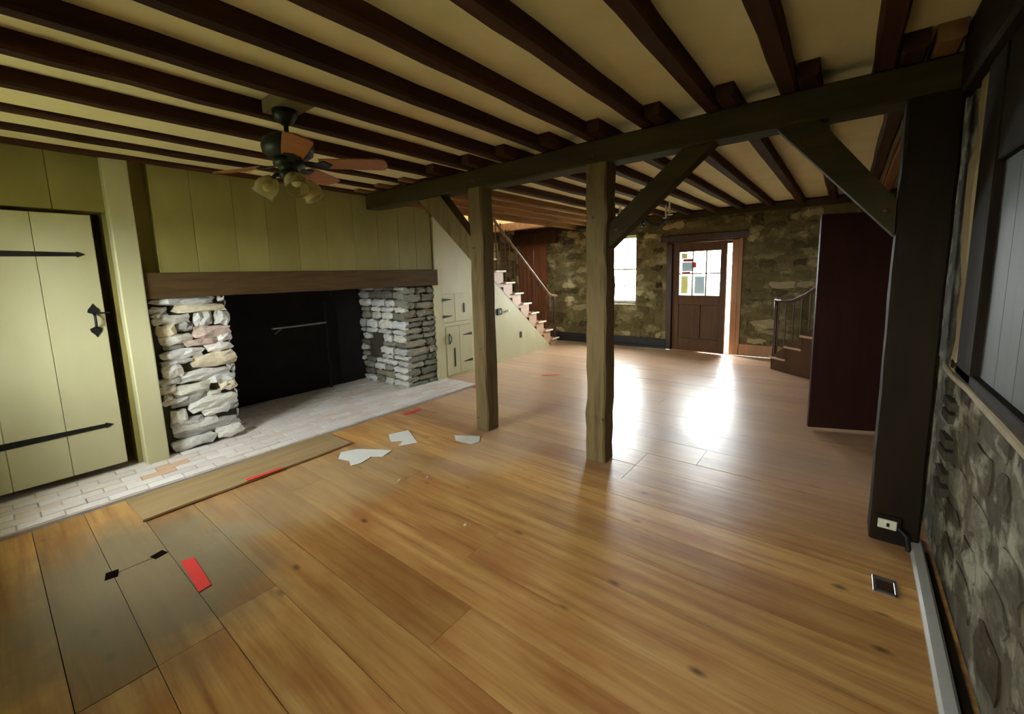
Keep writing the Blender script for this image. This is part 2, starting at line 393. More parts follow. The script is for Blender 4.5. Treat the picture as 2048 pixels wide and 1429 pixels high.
# --- ceiling and joists
ceiling = obj('ceiling', LB(lambda b: (b.box(-.85, 4.0, YR-.4, 6.25, ZC, ZC+.08), b.box(4.0, 6.95, YR-1.1, 4.56, ZC, ZC+.08), b.box(6.95, XF+.45, YR-1.1, 6.25, ZC, ZC+.08))), PLASTER)
tag(ceiling, 'cream plaster ceiling between dark exposed joists', 'ceiling', kind='structure')
ys = [-.045, .355, .745, 1.155, 1.565, 1.965, 2.385, 2.785, 3.235, 3.67, 4.07, 4.455]
for a, c in zip(ys[8:11], ys[9:12]):
    obj('infill_board', MB().box(-.45, 2.92, a+.002, c-.092, 2.48, ZC), PLASTER, ceiling)
for i, y in enumerate(ys):
    w = .09
    if y-w > YR and y < YW+.05:
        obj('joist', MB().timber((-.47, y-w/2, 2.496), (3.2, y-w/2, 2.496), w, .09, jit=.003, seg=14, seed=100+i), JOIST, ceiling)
    yf = y-w-.055
    if yf-w/2 > -1.3:
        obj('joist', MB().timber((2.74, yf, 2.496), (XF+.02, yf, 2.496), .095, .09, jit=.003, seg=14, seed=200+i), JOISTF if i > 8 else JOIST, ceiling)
obj('joist', MB().timber((2.74, -.30, 2.496), (XF+.02, -.36, 2.496), .095, .09, jit=.003, seg=10, seed=280), JOISTF, ceiling)
obj('stairwell_trimmer', MB().timber((6.95, 4.5, 2.46), (6.95, 6.2, 2.46), .1, .16, seg=6, seed=290), JOISTF, ceiling)
obj('stairwell_trimmer', MB().timber((3.1, 4.56, 2.47), (XF, 4.56, 2.47), .1, .14, seg=10, seed=291), JOISTF, ceiling)

# --- fireplace wall (painted boards)
wl = obj('wall_left', LB(lambda b: (slab_with_holes(b, 'y', -.84, .86, 0, ZC, YW+.06, YW+.2, [(-.32, .68, 0, 2.06)]), b.box(.84, 3.98, YW+.12, YW+.2, 1.5, ZC),
     b.box(-.84, 1.0, YW+.55, YW+.62, -.1, ZC), b.box(.86, .95, YW+.2, YW+.6, -.1, ZC), b.box(-.84, -.7, YW+.1, YW+.6, -.1, ZC))), PAINT_SHADED)
tag(wl, 'cream painted board wall over and beside the fireplace', 'wall', kind='structure')
bx = [.98, 1.26, 1.58, 1.86, 2.16, 2.47, 2.80, 3.12, 3.42, 3.70, 3.97]
for i in range(len(bx)-1):
    obj('wall_board', MB().box(bx[i]+.0012, bx[i+1]-.0012, YW+.0, YW+.12, 1.59, ZC, .003), PAINT_SHADED, wl)
for i, (a, c) in enumerate(((-.44, -.22), (-.22, .14), (.14, .42), (.42, .71))):
    obj('wall_board', MB().box(a+.0012, c-.0012, YW+.02, YW+.06, 2.06, ZC, .003), PAINT_SHADED, wl)
obj('corner_post', MB().timber((.785, YW-.02, 0), (.775, YW-.02, ZC), .15, .13, up=(0, 1, 0), c=.008, jit=.002, seg=8, seed=5), PAINT_LIT, wl)
obj('reveal_board', MB().box(.86, .98, YW+.09, YW+.12, 1.59, ZC), PAINT_SHADED, wl)

# --- door_1: painted batten door with iron straps
d1 = thing('door_1', 'cream painted board door with black iron strap hinges and spade-ended handle', 'door', (-.3, YW, .05), kind='structure')
for a, c in ((-.3, .0), (.0, .30), (.30, .61)):
    obj('board', MB().box(a+.001, c-.001, YW, YW+.035, .07, 2.03, .004), PAINT_LIT, d1)
for zc_, x0, x1 in ((1.735, -.28, .55), (.405, -.28, .56)):
    h = obj('strap_hinge', MB().prism([(x0, YW-.006, zc_-.028), (x1-.05, YW-.006, zc_-.014), (x1-.045, YW-.006, zc_-.022), (x1, YW-.006, zc_), (x1-.045, YW-.006, zc_+.022), (x1-.05, YW-.006, zc_+.014), (x0, YW-.006, zc_+.028)], (0, .006, 0)), IRON, d1)
    for k in range(4):
        xx = x0+.12+k*.2; obj('nail', MB().lathe(0, 0, [(.007, 0), (.007, .004), (.002, .006)], 8, (0, -1, 0), (xx, YW-.006, zc_)), IRON, h)
hd = obj('handle', LB(lambda b: (
    b.prism([(.545+a*.034, YW-.007, 1.315+z*.05) for a, z in ((-.25, -.6), (-1, -.35), (-.9, .1), (-.3, .6), (0, 1), (.3, .6), (.9, .1), (1, -.35), (.25, -.6))], (0, .006, 0)),
    b.prism([(.545+a*.034, YW-.007, 1.155-z*.05) for a, z in ((-.25, -.6), (-1, -.35), (-.9, .1), (-.3, .6), (0, 1), (.3, .6), (.9, .1), (1, -.35), (.25, -.6))], (0, .006, 0)),
    b.tube([(.545, YW-.004, 1.29), (.545, YW-.04, 1.27), (.545, YW-.045, 1.235), (.545, YW-.04, 1.20), (.545, YW-.004, 1.18)], .008, 8))), IRON, d1)
obj('latch_bar', MB().box(.55, .635, YW-.03, YW-.018, 1.285, 1.297), IRON, d1)

# --- right wall: rubble below, boarded window recess, dark timber above
wr = obj('wall_right', LB(lambda b: (b.box(-.8, 3.3, YR-.3, YR-.02, 0, 1.0), b.box(2.58, 3.3, YR-.3, YR, 1.0, ZC), b.box(-.8, 2.58, YR-.3, YR-.26, 1.0, ZC), b.box(3.3, 5.0, YR-.3, YR, 0, ZC), b.box(-.8, .4, YR-.3, YR, 1.0, ZC), b.box(5.0, XF, -1.5, -1.42, 0, ZC), b.box(5.0, 5.1, -1.45, YR, 0, ZC))), MORTARW)
tag(wr, 'rubble stone wall with lime mortar below a window ledge', 'wall', kind='structure')
SWm = stones_for(STONEW, 500, 12, rough=.16)
z = .1
while z < .96:
    h = min(RND.uniform(.12, .2), .99-z); x = .2+RND.uniform(0, .2)
    while x < 2.88:
        w = RND.uniform(.16, .42); stone(SWm, wr, x+w/2, z+h/2+RND.uniform(-.02, .02), w*RND.uniform(.75, .95), h*RND.uniform(.7, .95), YR-.022, .03, 0, RND.uniform(-.12, .12)); 
        x += w
    z += h
for o in [c for c in wr.children if c.name.startswith('stone')]: o.rotation_euler[2] = math.pi
obj('ledge_cap', MB().timber((.3, YR-.03, 1.005), (2.84, YR-.03, 1.005), .12, .03, c=.006, seg=10, seed=31), M('ledge_plaster', (150, 138, 112), (172, 160, 132), 5, rough=.9), wr)
for z in (.42, .49, .60, .66, .78, .84):
    obj('brick_end', MB().box(2.70, 2.86, YR-.03, YR+.012, z-.022, z+.022, .004), MORTAR, wr)
obj('plaster_reveal', MB().timber((2.70, YR+.0, 1.02), (2.70, YR+.0, 2.3), .16, .03, up=(0, 1, 0), jit=.008, seg=10, seed=33), M('old_plaster', (150, 136, 104), (176, 160, 124), 6, rough=.9, bmp=.5, bd=.01), wr)
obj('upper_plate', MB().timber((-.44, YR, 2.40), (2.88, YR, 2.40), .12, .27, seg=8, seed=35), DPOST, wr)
w2 = thing('window_2', 'deep window recess closed with grey white vertical boards', 'window', (1.5, YR-.15, 1.02), kind='structure')
for i in range(9):
    a = .5+i*.204; obj('shutter_board', MB().box(a+.002, a+.213 if i < 8 else 2.34, YR-.03, YR-.005, 1.02, 1.86, .006), SHUT, w2)
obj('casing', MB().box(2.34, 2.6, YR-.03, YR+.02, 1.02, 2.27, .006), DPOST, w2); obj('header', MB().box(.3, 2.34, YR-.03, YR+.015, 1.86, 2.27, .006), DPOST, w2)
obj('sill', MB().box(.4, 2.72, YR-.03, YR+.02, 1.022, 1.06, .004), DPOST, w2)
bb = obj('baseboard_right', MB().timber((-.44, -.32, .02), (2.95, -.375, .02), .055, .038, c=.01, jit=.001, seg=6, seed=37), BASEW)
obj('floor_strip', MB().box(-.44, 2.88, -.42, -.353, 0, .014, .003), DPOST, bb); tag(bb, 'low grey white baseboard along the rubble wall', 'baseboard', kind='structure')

# --- near wall with the window that lights the room (behind the camera)
x0, wy0, wy1, wz0, wz1 = NEARWIN
wn = obj('wall_near', LB(lambda b: slab_with_holes(b, 'x', YR-.3, YW+.6, 0, ZC, x0-.4, x0, [(wy0, wy1, wz0, wz1), NEARWIN2[1:]])), PAINT_SHADED)
tag(wn, 'cream plaster end wall with two windows', 'wall', kind='structure')
def near_window(name, label, wy0, wy1, wz0, wz1):
    w3 = thing(name, label, 'window', (x0-.33, (wy0+wy1)/2, wz0), kind='structure')
    obj('frame', LB(lambda b: (b.box(x0-.36, x0-.31, wy0, wy0+.05, wz0, wz1), b.box(x0-.36, x0-.31, wy1-.05, wy1, wz0, wz1), b.box(x0-.36, x0-.31, wy0, wy1, wz0, wz0+.05), b.box(x0-.36, x0-.31, wy0, wy1, wz1-.05, wz1), b.box(x0-.36, x0-.31, (wy0+wy1)/2-.03, (wy0+wy1)/2+.03, wz0, wz1))), WHITE, w3)
    for a, c in ((wy0+.05, (wy0+wy1)/2-.03), ((wy0+wy1)/2+.03, wy1-.05)):
        obj('pane', MB().box(x0-.34, x0-.336, a, c, wz0+.05, wz1-.05), GLASS, w3)
near_window('window_3', 'wide white sash window in the end wall beside the batten door', wy0, wy1, wz0, wz1)
near_window('window_4', 'narrower white sash window in the end wall by the rubble wall', *NEARWIN2[1:])

# --- far wall of rubble stone
FH = [(3.24, 4.16, .85, 2.19), (1.52, 2.56, 0, 1.99), (5.36, 6.04, 0, 2.13)]
wf = obj('wall_far', LB(lambda b: slab_with_holes(b, 'x', -1.5, 6.3, 0, ZC, XF, XF+.45, FH)), MORTARF)
tag(wf, 'olive brown rubble stone wall with entrance door and window', 'wall', kind='structure')
SFm = stones_for(STONEF, 600, 14, rough=.26)
z = .2; cnt = 0
while z < 2.36:
    h = min(RND.uniform(.12, .23), 2.42-z); y = .25+RND.uniform(0, .2)
    while y < 6.15:
        w = RND.uniform(.18, .46); y1 = min(y+w, 6.18); ok = True
        for (a, c, z0, z1) in FH+[(1.36, 1.55, 0, 2.12), (2.5, 2.7, 0, 2.1), (1.36, 2.7, 1.95, 2.1)]:
            if y1 > a and y < c and z+h > z0 and z < z1:
                if y < a-.1: y1 = a
                elif y1 > c+.1 and y >= a: y = c; 
                else: ok = False
        if ok and y1-y > .07:
            o = stone(SFm, wf, XF, z+h/2, (y1-y)*RND.uniform(.8, .97), h*RND.uniform(.72, .98), (y+y1)/2, RND.uniform(.03, .07), -math.pi/2, RND.uniform(-.16, .16)); o.location.z += RND.uniform(-.02, .02); cnt += 1
        y = max(y+w, y1)
    z += h
obj('plate', MB().timber((XF-.02, -1.4, 2.45), (XF-.02, 6.2, 2.45), .1, .11, seg=12, seed=41), BEAM, wf)
obj('door_lintel', MB().timber((XF-.01, 1.3, 2.06), (XF-.01, 2.75, 2.06), .06, .12, seg=6, seed=42), DARKW, wf)
obj('hall_lintel', MB().timber((XF-.04, 5.0, 2.28), (XF-.04, 6.2, 2.28), .12, .26, seg=6, seed=43), DARKW, wf)
bf = obj('baseboard_far', LB(lambda b: (b.box(XF-.03, XF+.01, 2.62, 5.3, .05, .19, .005), b.box(XF-.045, XF+.01, 2.62, 5.3, 0, .05, .004))), BLACK)
tag(bf, 'black baseboard along the far rubble wall', 'baseboard', kind='structure')
t1 = obj('trim_1', MB().box(XF-.03, XF+.01, .6, 1.4, 0, .2, .005), JAMBW); tag(t1, 'orange brown skirting board beside the open entrance door', 'skirting', kind='structure')

# window_1
w1 = thing('window_1', 'bright sash window set deep in the far rubble wall', 'window', (XF+.2, 3.7, .85), kind='structure')
xw = XF+.22
sash = obj('sash', LB(lambda b: (b.box(xw, xw+.04, 3.24, 3.28, .85, 2.19), b.box(xw, xw+.04, 4.12, 4.16, .85, 2.19), b.box(xw, xw+.04, 3.24, 4.16, .85, .9), b.box(xw, xw+.04, 3.24, 4.16, 2.15, 2.19), b.box(xw-.01, xw+.04, 3.24, 4.16, 1.515, 1.55))), WHITE, w1)
for yy in (3.565, 3.835): obj('muntin', MB().box(xw+.01, xw+.025, yy-.006, yy+.006, .9, 2.15), WHITE, w1)
for zz in (1.2, 1.86): obj('muntin', MB().box(xw+.01, xw+.025, 3.28, 4.12, zz-.006, zz+.006), WHITE, w1)
for a, c in ((3.28, 3.559), (3.571, 3.829), (3.841, 4.12)):
    for e, f in ((.9, 1.194), (1.206, 1.515), (1.55, 1.854), (1.866, 2.15)): obj('pane', MB().box(xw+.014, xw+.018, a, c, e, f), GLASS, w1)
obj('stool', MB().box(XF-.01, xw, 3.24, 4.16, .83, .85, .003), WHITE, w1)

# door_2 entrance door standing ajar
d2h = Vector((XF+.05, 2.53, 0)); d2f = Vector((XF-.10, 1.60, 0)); dv = d2f-d2h; ang = math.atan2(dv.y, dv.x); L = dv.length
d2 = thing('door_2', 'brown entrance door with six bright glass panes, standing ajar', 'door', d2h, ang, kind='structure')
def dbox(n, x0, x1, z0, z1, m, y0=-.022, y1=.022, par=None, c=.004): return obj(n, MB().box(x0, x1, y0, y1, z0, z1, c), m, par or d2, True)
dbox('stile', 0, .12, .014, 1.965, DOORW); dbox('stile', L-.10, L, .014, 1.965, DOORW)
dbox('rail', .12, L-.10, 1.81, 1.965, DOORW); dbox('rail', .12, L-.10, .86, 1.03, DOORW); dbox('rail', .12, L-.10, .014, .24, DOORW); dbox('stile', L/2-.05, L/2+.05, .24, .86, DOORW)
dbox('panel', .12, L/2-.05, .24, .86, DOORW, -.01, .01); dbox('panel', L/2+.05, L-.10, .24, .86, DOORW, -.01, .01)
gx0, gx1, gz0, gz1 = .12, L-.10, 1.03, 1.81; pw = (gx1-gx0)/3; ph = (gz1-gz0)/2
for i in range(3):
    for j in range(2): dbox('pane', gx0+i*pw+.004, gx0+(i+1)*pw-.004, gz0+j*ph+.004, gz0+(j+1)*ph-.004, GLASS, -.002, .002, c=0)
for i in (1, 2): dbox('muntin', gx0+i*pw-.011, gx0+i*pw+.011, gz0, gz1, DOORW, -.012, .012, c=0)
dbox('muntin', gx0, gx1, gz0+ph-.011, gz0+ph+.011, DOORW, -.012, .012, c=0)
obj('knob', MB().lathe(0, 0, [(.012, 0), (.012, .03), (.028, .04), (.03, .06), (.015, .07)], 14, (0, 1, 0), (L-.05, .022, .98)), STEEL, d2, True, True)
obj('lock_plate', MB().box(L-.075, L-.025, .022, .028, .86, 1.1, .003), WHITE, d2, True)
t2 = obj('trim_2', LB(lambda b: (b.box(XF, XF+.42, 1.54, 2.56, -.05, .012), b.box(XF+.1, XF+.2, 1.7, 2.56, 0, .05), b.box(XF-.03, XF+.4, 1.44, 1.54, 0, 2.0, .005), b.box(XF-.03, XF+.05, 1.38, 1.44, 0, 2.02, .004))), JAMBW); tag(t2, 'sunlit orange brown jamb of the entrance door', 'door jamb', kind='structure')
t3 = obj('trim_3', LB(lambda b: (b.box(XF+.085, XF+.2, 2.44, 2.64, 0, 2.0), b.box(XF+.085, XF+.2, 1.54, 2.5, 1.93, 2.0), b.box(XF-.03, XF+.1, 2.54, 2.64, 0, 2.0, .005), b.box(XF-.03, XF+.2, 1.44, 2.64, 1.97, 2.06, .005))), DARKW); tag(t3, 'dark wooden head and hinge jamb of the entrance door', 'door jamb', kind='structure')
def notice(name, label, x0, x1, z0, z1, m, grp=None):
    c = d2h+Vector((math.cos(ang)*(x0+x1)/2-math.sin(ang)*.016, math.sin(ang)*(x0+x1)/2+math.cos(ang)*.016, z0)); 
    o = thing_mesh(name, MB().box(-(x1-x0)/2, (x1-x0)/2, -.001, .001, 0, z1-z0), m, c, ang); tag(o, label, 'notice' if 'paper' in name else 'tape', grp); return o
def thing_mesh(name, mb, m, loc, rz=0):
    o = bpy.data.objects.new(name, mesh_of(name, mb)); COL.objects.link(o); o.data.materials.append(m); o.location = loc; o.rotation_euler = (0, 0, rz); ORG[o] = (Vector(loc), True); return o
dback = -.016
notice('paper_notice', 'grey blue paper notice taped to the upper pane of the entrance door', gx0+.03, gx0+.22, 1.46, 1.63, NOTE)
notice('paper_notice', 'grey blue paper notice on the lower middle pane of the entrance door', gx0+.27, gx0+.45, 1.06, 1.37, NOTE)
notice('paper_notice', 'yellowish paper notice on the lower hinge-side pane of the entrance door', gx0+.02, gx0+.15, 1.06, 1.38, YNOTE)
notice('paper_notice', 'yellowish paper strip on the upper hinge-side pane of the entrance door', gx0+.02, gx0+.13, 1.69, 1.79, YNOTE)
notice('red_tape', 'wide red tape strip across the top of the notice on the door glass', gx0+.05, gx0+.24, 1.632, 1.688, TAPE)
notice('red_tape', 'narrow red tape strip under the notice on the door glass', gx0+.03, gx0+.19, 1.430, 1.458, TAPE)
notice('red_tape', 'short upright red tape piece on the middle pane of the entrance door', gx0+.25, gx0+.295, 1.52, 1.625, TAPE)

# door_4 behind the stair
d4 = thing('door_4', 'reddish brown plank door in the far wall behind the staircase', 'door', (XF+.05, 5.7, 0), kind='structure')
for a, c in ((5.37, 5.7), (5.7, 6.03)): obj('board', MB().box(XF+.02, XF+.05, a+.002, c-.002, .01, 2.1, .004), REDD, d4)
obj('frame', LB(lambda b: (b.box(XF-.03, XF+.06, 5.3, 5.37, 0, 2.15, .004), b.box(XF-.03, XF+.06, 6.03, 6.1, 0, 2.15, .004), b.box(XF-.03, XF+.06, 5.37, 6.03, 2.1, 2.16, .004))), REDD, d4)

# door_3 dark open door
a3, c3 = Vector((4.64, .20, 0)), Vector((4.86, -.38, 0)); v3 = a3-c3; an3 = math.atan2(v3.y, v3.x); L3 = v3.length
d3 = thing('door_3', 'dark red brown door standing open from the side wall', 'door', c3, an3, kind='structure')
obj('slab', MB().box(0, L3, -.018, .018, .02, 1.94, .003), DKDOOR, d3, True)
for z in (.3, 1.65): obj('batten', MB().box(.04, L3-.04, -.034, -.018, z-.06, z+.06, .004), DKDOOR, d3, True)
obj('hinge', MB().tube([(0, 0, .25), (0, 0, .35)], .012), IRON, d3, True); obj('hinge', MB().tube([(0, 0, 1.6), (0, 0, 1.7)], .012), IRON, d3, True)

# --- stairwell back wall and enclosure
wb = obj('wall_stairwell', LB(lambda b: (b.box(3.9, XF+.4, 6.2, 6.4, 0, ZC), b.box(3.8, 4.0, YW+.2, 6.4, 0, 4.8))), MORTARF); tag(wb, 'rubble stone wall behind the staircase', 'wall', kind='structure')
SBm = stones_for(STONEF, 700, 8, rough=.17)
z = .9
while z < 2.5:
    h = RND.uniform(.13, .22); x = 4.7
    while x < 7.9:
        w = RND.uniform(.2, .45); stone(SBm, wb, x+w/2, z+h/2, w-.025, h-.025, 6.2, .06, 0, RND.uniform(-.08, .08)); x += w
    z += h
wu = obj('wall_upper', LB(lambda b: (slab_with_holes(b, 'y', 3.8, 7.1, ZC, 4.8, 6.2, 6.4, [(4.7, 5.6, 3.2, 4.1)]), b.box(6.98, 7.1, 4.5, 6.3, ZC+.08, 4.8), b.box(3.8, 7.1, 4.4, 4.5, ZC+.08, 4.8), b.box(3.8, 7.1, 4.4, 6.3, 4.8, 4.9))), PLASTER); tag(wu, 'cream plaster walls of the upper stairwell', 'wall', kind='structure')

w5 = thing('added_window_5', 'small white unseen window added to light the upper stairwell', 'window', (5.15, 6.35, 3.2), kind='structure')  # unseen window, added to brighten the stair and its upper wall
obj('frame', LB(lambda b: (b.box(4.7, 4.75, 6.33, 6.37, 3.2, 4.1), b.box(5.55, 5.6, 6.33, 6.37, 3.2, 4.1), b.box(4.7, 5.6, 6.33, 6.37, 3.2, 3.25), b.box(4.7, 5.6, 6.33, 6.37, 4.05, 4.1), b.box(4.7, 5.6, 6.33, 6.37, 3.63, 3.67))), WHITE, w5)
for a, c in ((3.25, 3.63), (3.67, 4.05)): obj('pane', MB().box(4.75, 5.55, 6.348, 6.352, a, c), GLASS, w5)

# --- stair side wall with cupboards
SA = Vector((4.0, 4.505)); SANG = R(3.3); sd = Vector((math.cos(SANG), math.sin(SANG)))
ws = thing('wall_stair', 'cream painted triangular wall under the staircase', 'wall', (SA.x, SA.y, 0), SANG, kind='structure')
SL = .735; S0 = 3.22      # slope line reaches the floor at s = S0
obj('wall_panel', MB().prism([(0, 0, 0), (S0, 0, 0), (0, 0, S0*SL)], (0, .08, 0)), PAINT_LIT, ws, True)
obj('corner_board', MB().box(-.04, .12, -.02, .03, 0, 1.6, .004), PAINT_LIT, ws, True)
def cupboard(name, label, s0, s1, z0, z1, hinges, upper):
    o = thing(name, label, 'door', (SA.x+sd.x*s0, SA.y+sd.y*s0, z0), SANG, kind='structure')
    n = 2
    for i in range(n):
        w = (s1-s0)/n; obj('board', MB().box(i*w+.001, (i+1)*w-.001, -.022, 0, 0, z1-z0, .004), PAINT_LIT, o, True)
    for z in hinges:
        obj('strap_hinge', MB().prism([(0, -.028, z-z0-.022), (.19, -.028, z-z0-.004), (.19, -.028, z-z0+.004), (0, -.028, z-z0+.022)] if upper else [(s1-s0, -.028, z-z0-.02), (s1-s0-.2, -.028, z-z0-.004), (s1-s0-.2, -.028, z-z0+.004), (s1-s0, -.028, z-z0+.02)], (0, .006, 0)), IRON, o, True)
    return o
cu = cupboard('door_5', 'small upper cupboard door with two tapered strap hinges beside the stone pier', .09, .60, .83, 1.24, (.92, 1.16), True)
obj('latch', MB().box(.44, .47, -.03, -.02, .12, .26, .003), IRON, cu, True)
cl = cupboard('door_6', 'lower cupboard door with oval pull and iron strap hinges beside the stone pier', .14, .70, .04, .76, (.2, .61), False)
obj('pull', MB().tube([(.055, -.03, .47), (.03, -.045, .52), (.03, -.045, .57), (.055, -.03, .62), (.08, -.045, .57), (.08, -.045, .52), (.055, -.03, .47)], .008, 6), IRON, cl, True)
obj('bar', MB().box(.15, .175, -.03, -.02, .12, .40, .003), IRON, cl, True)
obj('frame_strip', MB().box(.1, .72, -.016, 0, .77, .82, .003), PAINT_LIT, ws, True); obj('frame_strip', MB().box(.08, .135, -.016, 0, .0, .77, .003), PAINT_LIT, ws, True)
def on_wall(name, label, cat, s, z, mbs):
    o = thing(name, label, cat, (SA.x+sd.x*s, SA.y+sd.y*s, z), SANG)
    for n, mb, m in mbs: obj(n, mb, m, o, True)
    return o
on_wall('wall_outlet', 'dark brown outlet plate low on the cream stair wall', 'outlet', 2.1, .34, [('plate', MB().box(-.035, .035, -.008, 0, 0, .115, .003), DARKW), ('socket', MB().box(-.015, .015, -.01, -.008, .02, .05), BLACK), ('socket', MB().box(-.015, .015, -.01, -.008, .065, .095), BLACK)])
on_wall('switch_box', 'dark metal switch box on the stair wall near the post', 'switch', 1.45, .82, [('plate', MB().box(-.07, .07, -.03, 0, 0, .11, .012), FANM), ('toggle', MB().box(-.02, .02, -.036, -.03, .035, .075, .002), WHITE)])
on_wall('round_knob', 'small round white knob beside the dark switch box', 'knob', 1.69, .83, [('knob', MB().lathe(0, 0, [(.012, 0), (.012, .02), (.028, .025), (.024, .045), (.008, .05)], 12, (0, -1, 0), (0, 0, .04)), WHITE)])

# ------------------------------------------------------------------ fireplace
fp = thing('fireplace', 'wide walk-in stone fireplace with dark timber mantel', 'fireplace', (2.45, YW, 0))
obj('firebox', LB(lambda b: (b.box(1.0, 4.0, 5.55, 5.65, 0, 2.2), b.box(.95, 1.2, 4.9, 5.6, 0, 2.2), b.box(3.75, 3.98, 4.75, 5.6, 0, 2.2), b.box(1.0, 3.98, 4.64, 5.6, 2.2, 2.3), b.box(1.0, 3.98, 4.64, 4.72, 1.42, 2.3))), SOOT, fp)
obj('mantel', MB().timber((.855, YW+.04, 1.485), (4.0, YW+.04, 1.485), .2, .215, c=.006, jit=.0025, seg=14, seed=51), MANTEL, fp)
# left pier stones, taken course by course
pl = obj('stone_pier', MB().box(.885, 1.44, YW+.07, 5.0, .03, 1.38), MORTAR, fp)
PX0, PW = .878, .575
ml = stones_for(STONEL, 300, 12, rough=.15); my = stones_for(STONEY, 330, 4, rough=.15); mr_ = stones_for(STONER, 340, 4, rough=.12); md = stones_for(STONED, 350, 6, rough=.15)
tA = [(0, .85, 135, 275, 'l'), (.87, .97, 150, 240, 'l'), (0, .22, 295, 385, 'l'), (.26, .99, 275, 405, 'y'), (.02, .23, 390, 465, 'l'), (0, .5, 430, 560, 'l'), (.52, .79, 405, 650, 'l'), (.79, 1.0, 395, 640, 'l'),
      (.05, .28, 565, 750, 'y'), (.29, .53, 540, 710, 'd'), (.07, .47, 715, 895, 'l'), (.48, 1, 650, 830, 'r'), (.1, .36, 885, 965, 'd'), (.36, .82, 840, 955, 'r'), (.8, 1, 800, 910, 'l'), (.06, .6, 975, 1120, 'l'), (.62, 1, 925, 1085, 'l'),
      (.05, .43, 1130, 1195, 'l'), (.42, 1.04, 1090, 1310, 'y'), (.05, .3, 1200, 1410, 'l')]
tB = [(0, .26, 125, 225, 'l'), (.2, .95, 70, 245, 'l'), (.9, 1.02, 30, 180, 'd'), (0, .19, 228, 365, 'l'), (.14, .62, 262, 440, 'l'), (.6, 1, 190, 335, 'l'), (.04, .14, 370, 475, 'l'), (.0, .4, 445, 530, 'l'), (.1, .77, 400, 620, 'd'), (.76, 1, 315, 465, 'y'), (.56, .77, 440, 535, 'l'),
      (.08, .29, 640, 845, 'l'), (.3, 1, 495, 735, 'l'), (.05, .5, 790, 905, 'l'), (.48, .86, 705, 815, 'l'), (.78, 1, 640, 815, 'd'), (.05, .7, 850, 1000, 'l'), (.05, 1.02, 900, 1110, 'd'), (.05, .62, 1085, 1325, 'l'), (.62, 1.02, 1010, 1325, 'l')]
for tab, s_, y0_, zb in ((tA, 1818, 150, 1.38), (tB, 1722, 120, .69)):
    for (u0, u1, ya, yb, k) in tab:
        z1, z0 = zb-(ya-y0_)/s_, zb-(yb-y0_)/s_; ms = {'l': ml, 'y': my, 'r': mr_, 'd': md}[k]
        z0 = max(z0, .03); z1 = max(z1, z0+.025)
        stone(ms, pl, PX0+PW*(u0+u1)/2, (z0+z1)/2, PW*(u1-u0)+.004, (z1-z0)+.010, YW+.055+RND.uniform(-.012, .012)+(.02 if k == 'd' else 0), .11, 0, RND.uniform(-.04, .02))
# inner cheek of the left pier
z = .01
while z < 1.34:
    h = RND.uniform(.06, .11); y = YW+.1
    while y < 4.95:
        w = RND.uniform(.16, .3); stone(ml, pl, 1.445, z+h/2, w, h-.008, y+w/2, .07, math.pi/2); y += w
    z += h
# right pier: front face and the lit inner cheek
pr = obj('stone_pier', MB().box(3.49, 3.98, YW+.05, 5.55, .03, 1.38), MORTAR, fp)
mp = stones_for(STONEP, 400, 12, rough=.13)
z = .01
while z < 1.34:
    h = min(RND.uniform(.055, .12), 1.375-z); x = 3.45
    while x < 3.97:
        w = RND.uniform(.16, .4); w = min(w, 3.985-x)
        if 3.985-x-w < .08: w = 3.985-x
        stone(mp, pr, x+w/2, z+h/2, w-.006, h-.007, YW+.03+RND.uniform(-.01, .01), .1, 0, RND.uniform(-.03, .03)); x += w
    z += h
z = .01
while z < 1.34:
    h = min(RND.uniform(.06, .13), 1.375-z); y = YW
    while y < 5.5:
        w = RND.uniform(.18, .36)
        if .3 < z < .66 and 4.95 < y < 5.3: y += .3; continue
        stone(ml if RND.random() < .6 else mp, pr, 3.475+RND.uniform(-.01, .01), z+h/2, w-.006, h-.007, y+w/2, .08, -math.pi/2, RND.uniform(-.03, .03)); y += w
    z += h
# hearth of brick
he = obj('hearth', MB().box(-.44, 4.12, 3.9, 5.55, -.04, .012), GROUT); tag(he, 'brick hearth dusted white in front of the fireplace', 'hearth')
bm_ = mesh_of('brick', MB().box(-.5, .5, -.5, .5, -.5, .5, .03)); bm_.materials.append(BRICK)
bo_ = mesh_of('brick', MB().box(-.5, .5, -.5, .5, -.5, .5, .03)); bo_.materials.append(BRICKO)
bd_ = mesh_of('brick', MB().box(-.5, .5, -.5, .5, -.5, .5, .03)); bd_.materials.append(SOOT)
r_ = 0; y = 3.905
while y < 4.52:
    x = -.44+(.11 if r_ % 2 else 0)
    while x < 4.08:
        w = min(.212, 4.11-x)
        orange = .35 < x < 1.05 and 4.05 < y < 4.35 and RND.random() < .3
        inst('brick', bo_ if orange else bm_, None, he, (x+w/2, y+.05, .006+RND.uniform(-.002, .004)), (RND.uniform(-.01, .01), RND.uniform(-.01, .01), RND.uniform(-.01, .01)), (w-.008, .094, .03)); x += w
    y += .103; r_ += 1
while y < 5.5:
    x = 1.5+(.11 if r_ % 2 else 0)
    while x < 3.4:
        inst('brick', bm_, None, he, (x+.106, y+.05, .006+RND.uniform(-.002, .004)), (0, 0, 0), (.204, .094, .03)); x += .212
    y += .103; r_ += 1
pc = thing('pot_crane', 'iron pot crane swung across the dark firebox', 'pot crane', (2.85, 5.4, 0))
obj('arm', MB().tube([(2.02, 5.05, .965), (2.85, 5.42, .93)], .014, 8), STEEL, pc); obj('brace', MB().tube([(2.15, 5.10, .95), (2.05, 5.06, .90)], .008, 6), STEEL, pc)
obj('upright', MB().tube([(2.85, 5.42, .04), (2.85, 5.42, 1.2)], .016, 8), SOOT, pc)

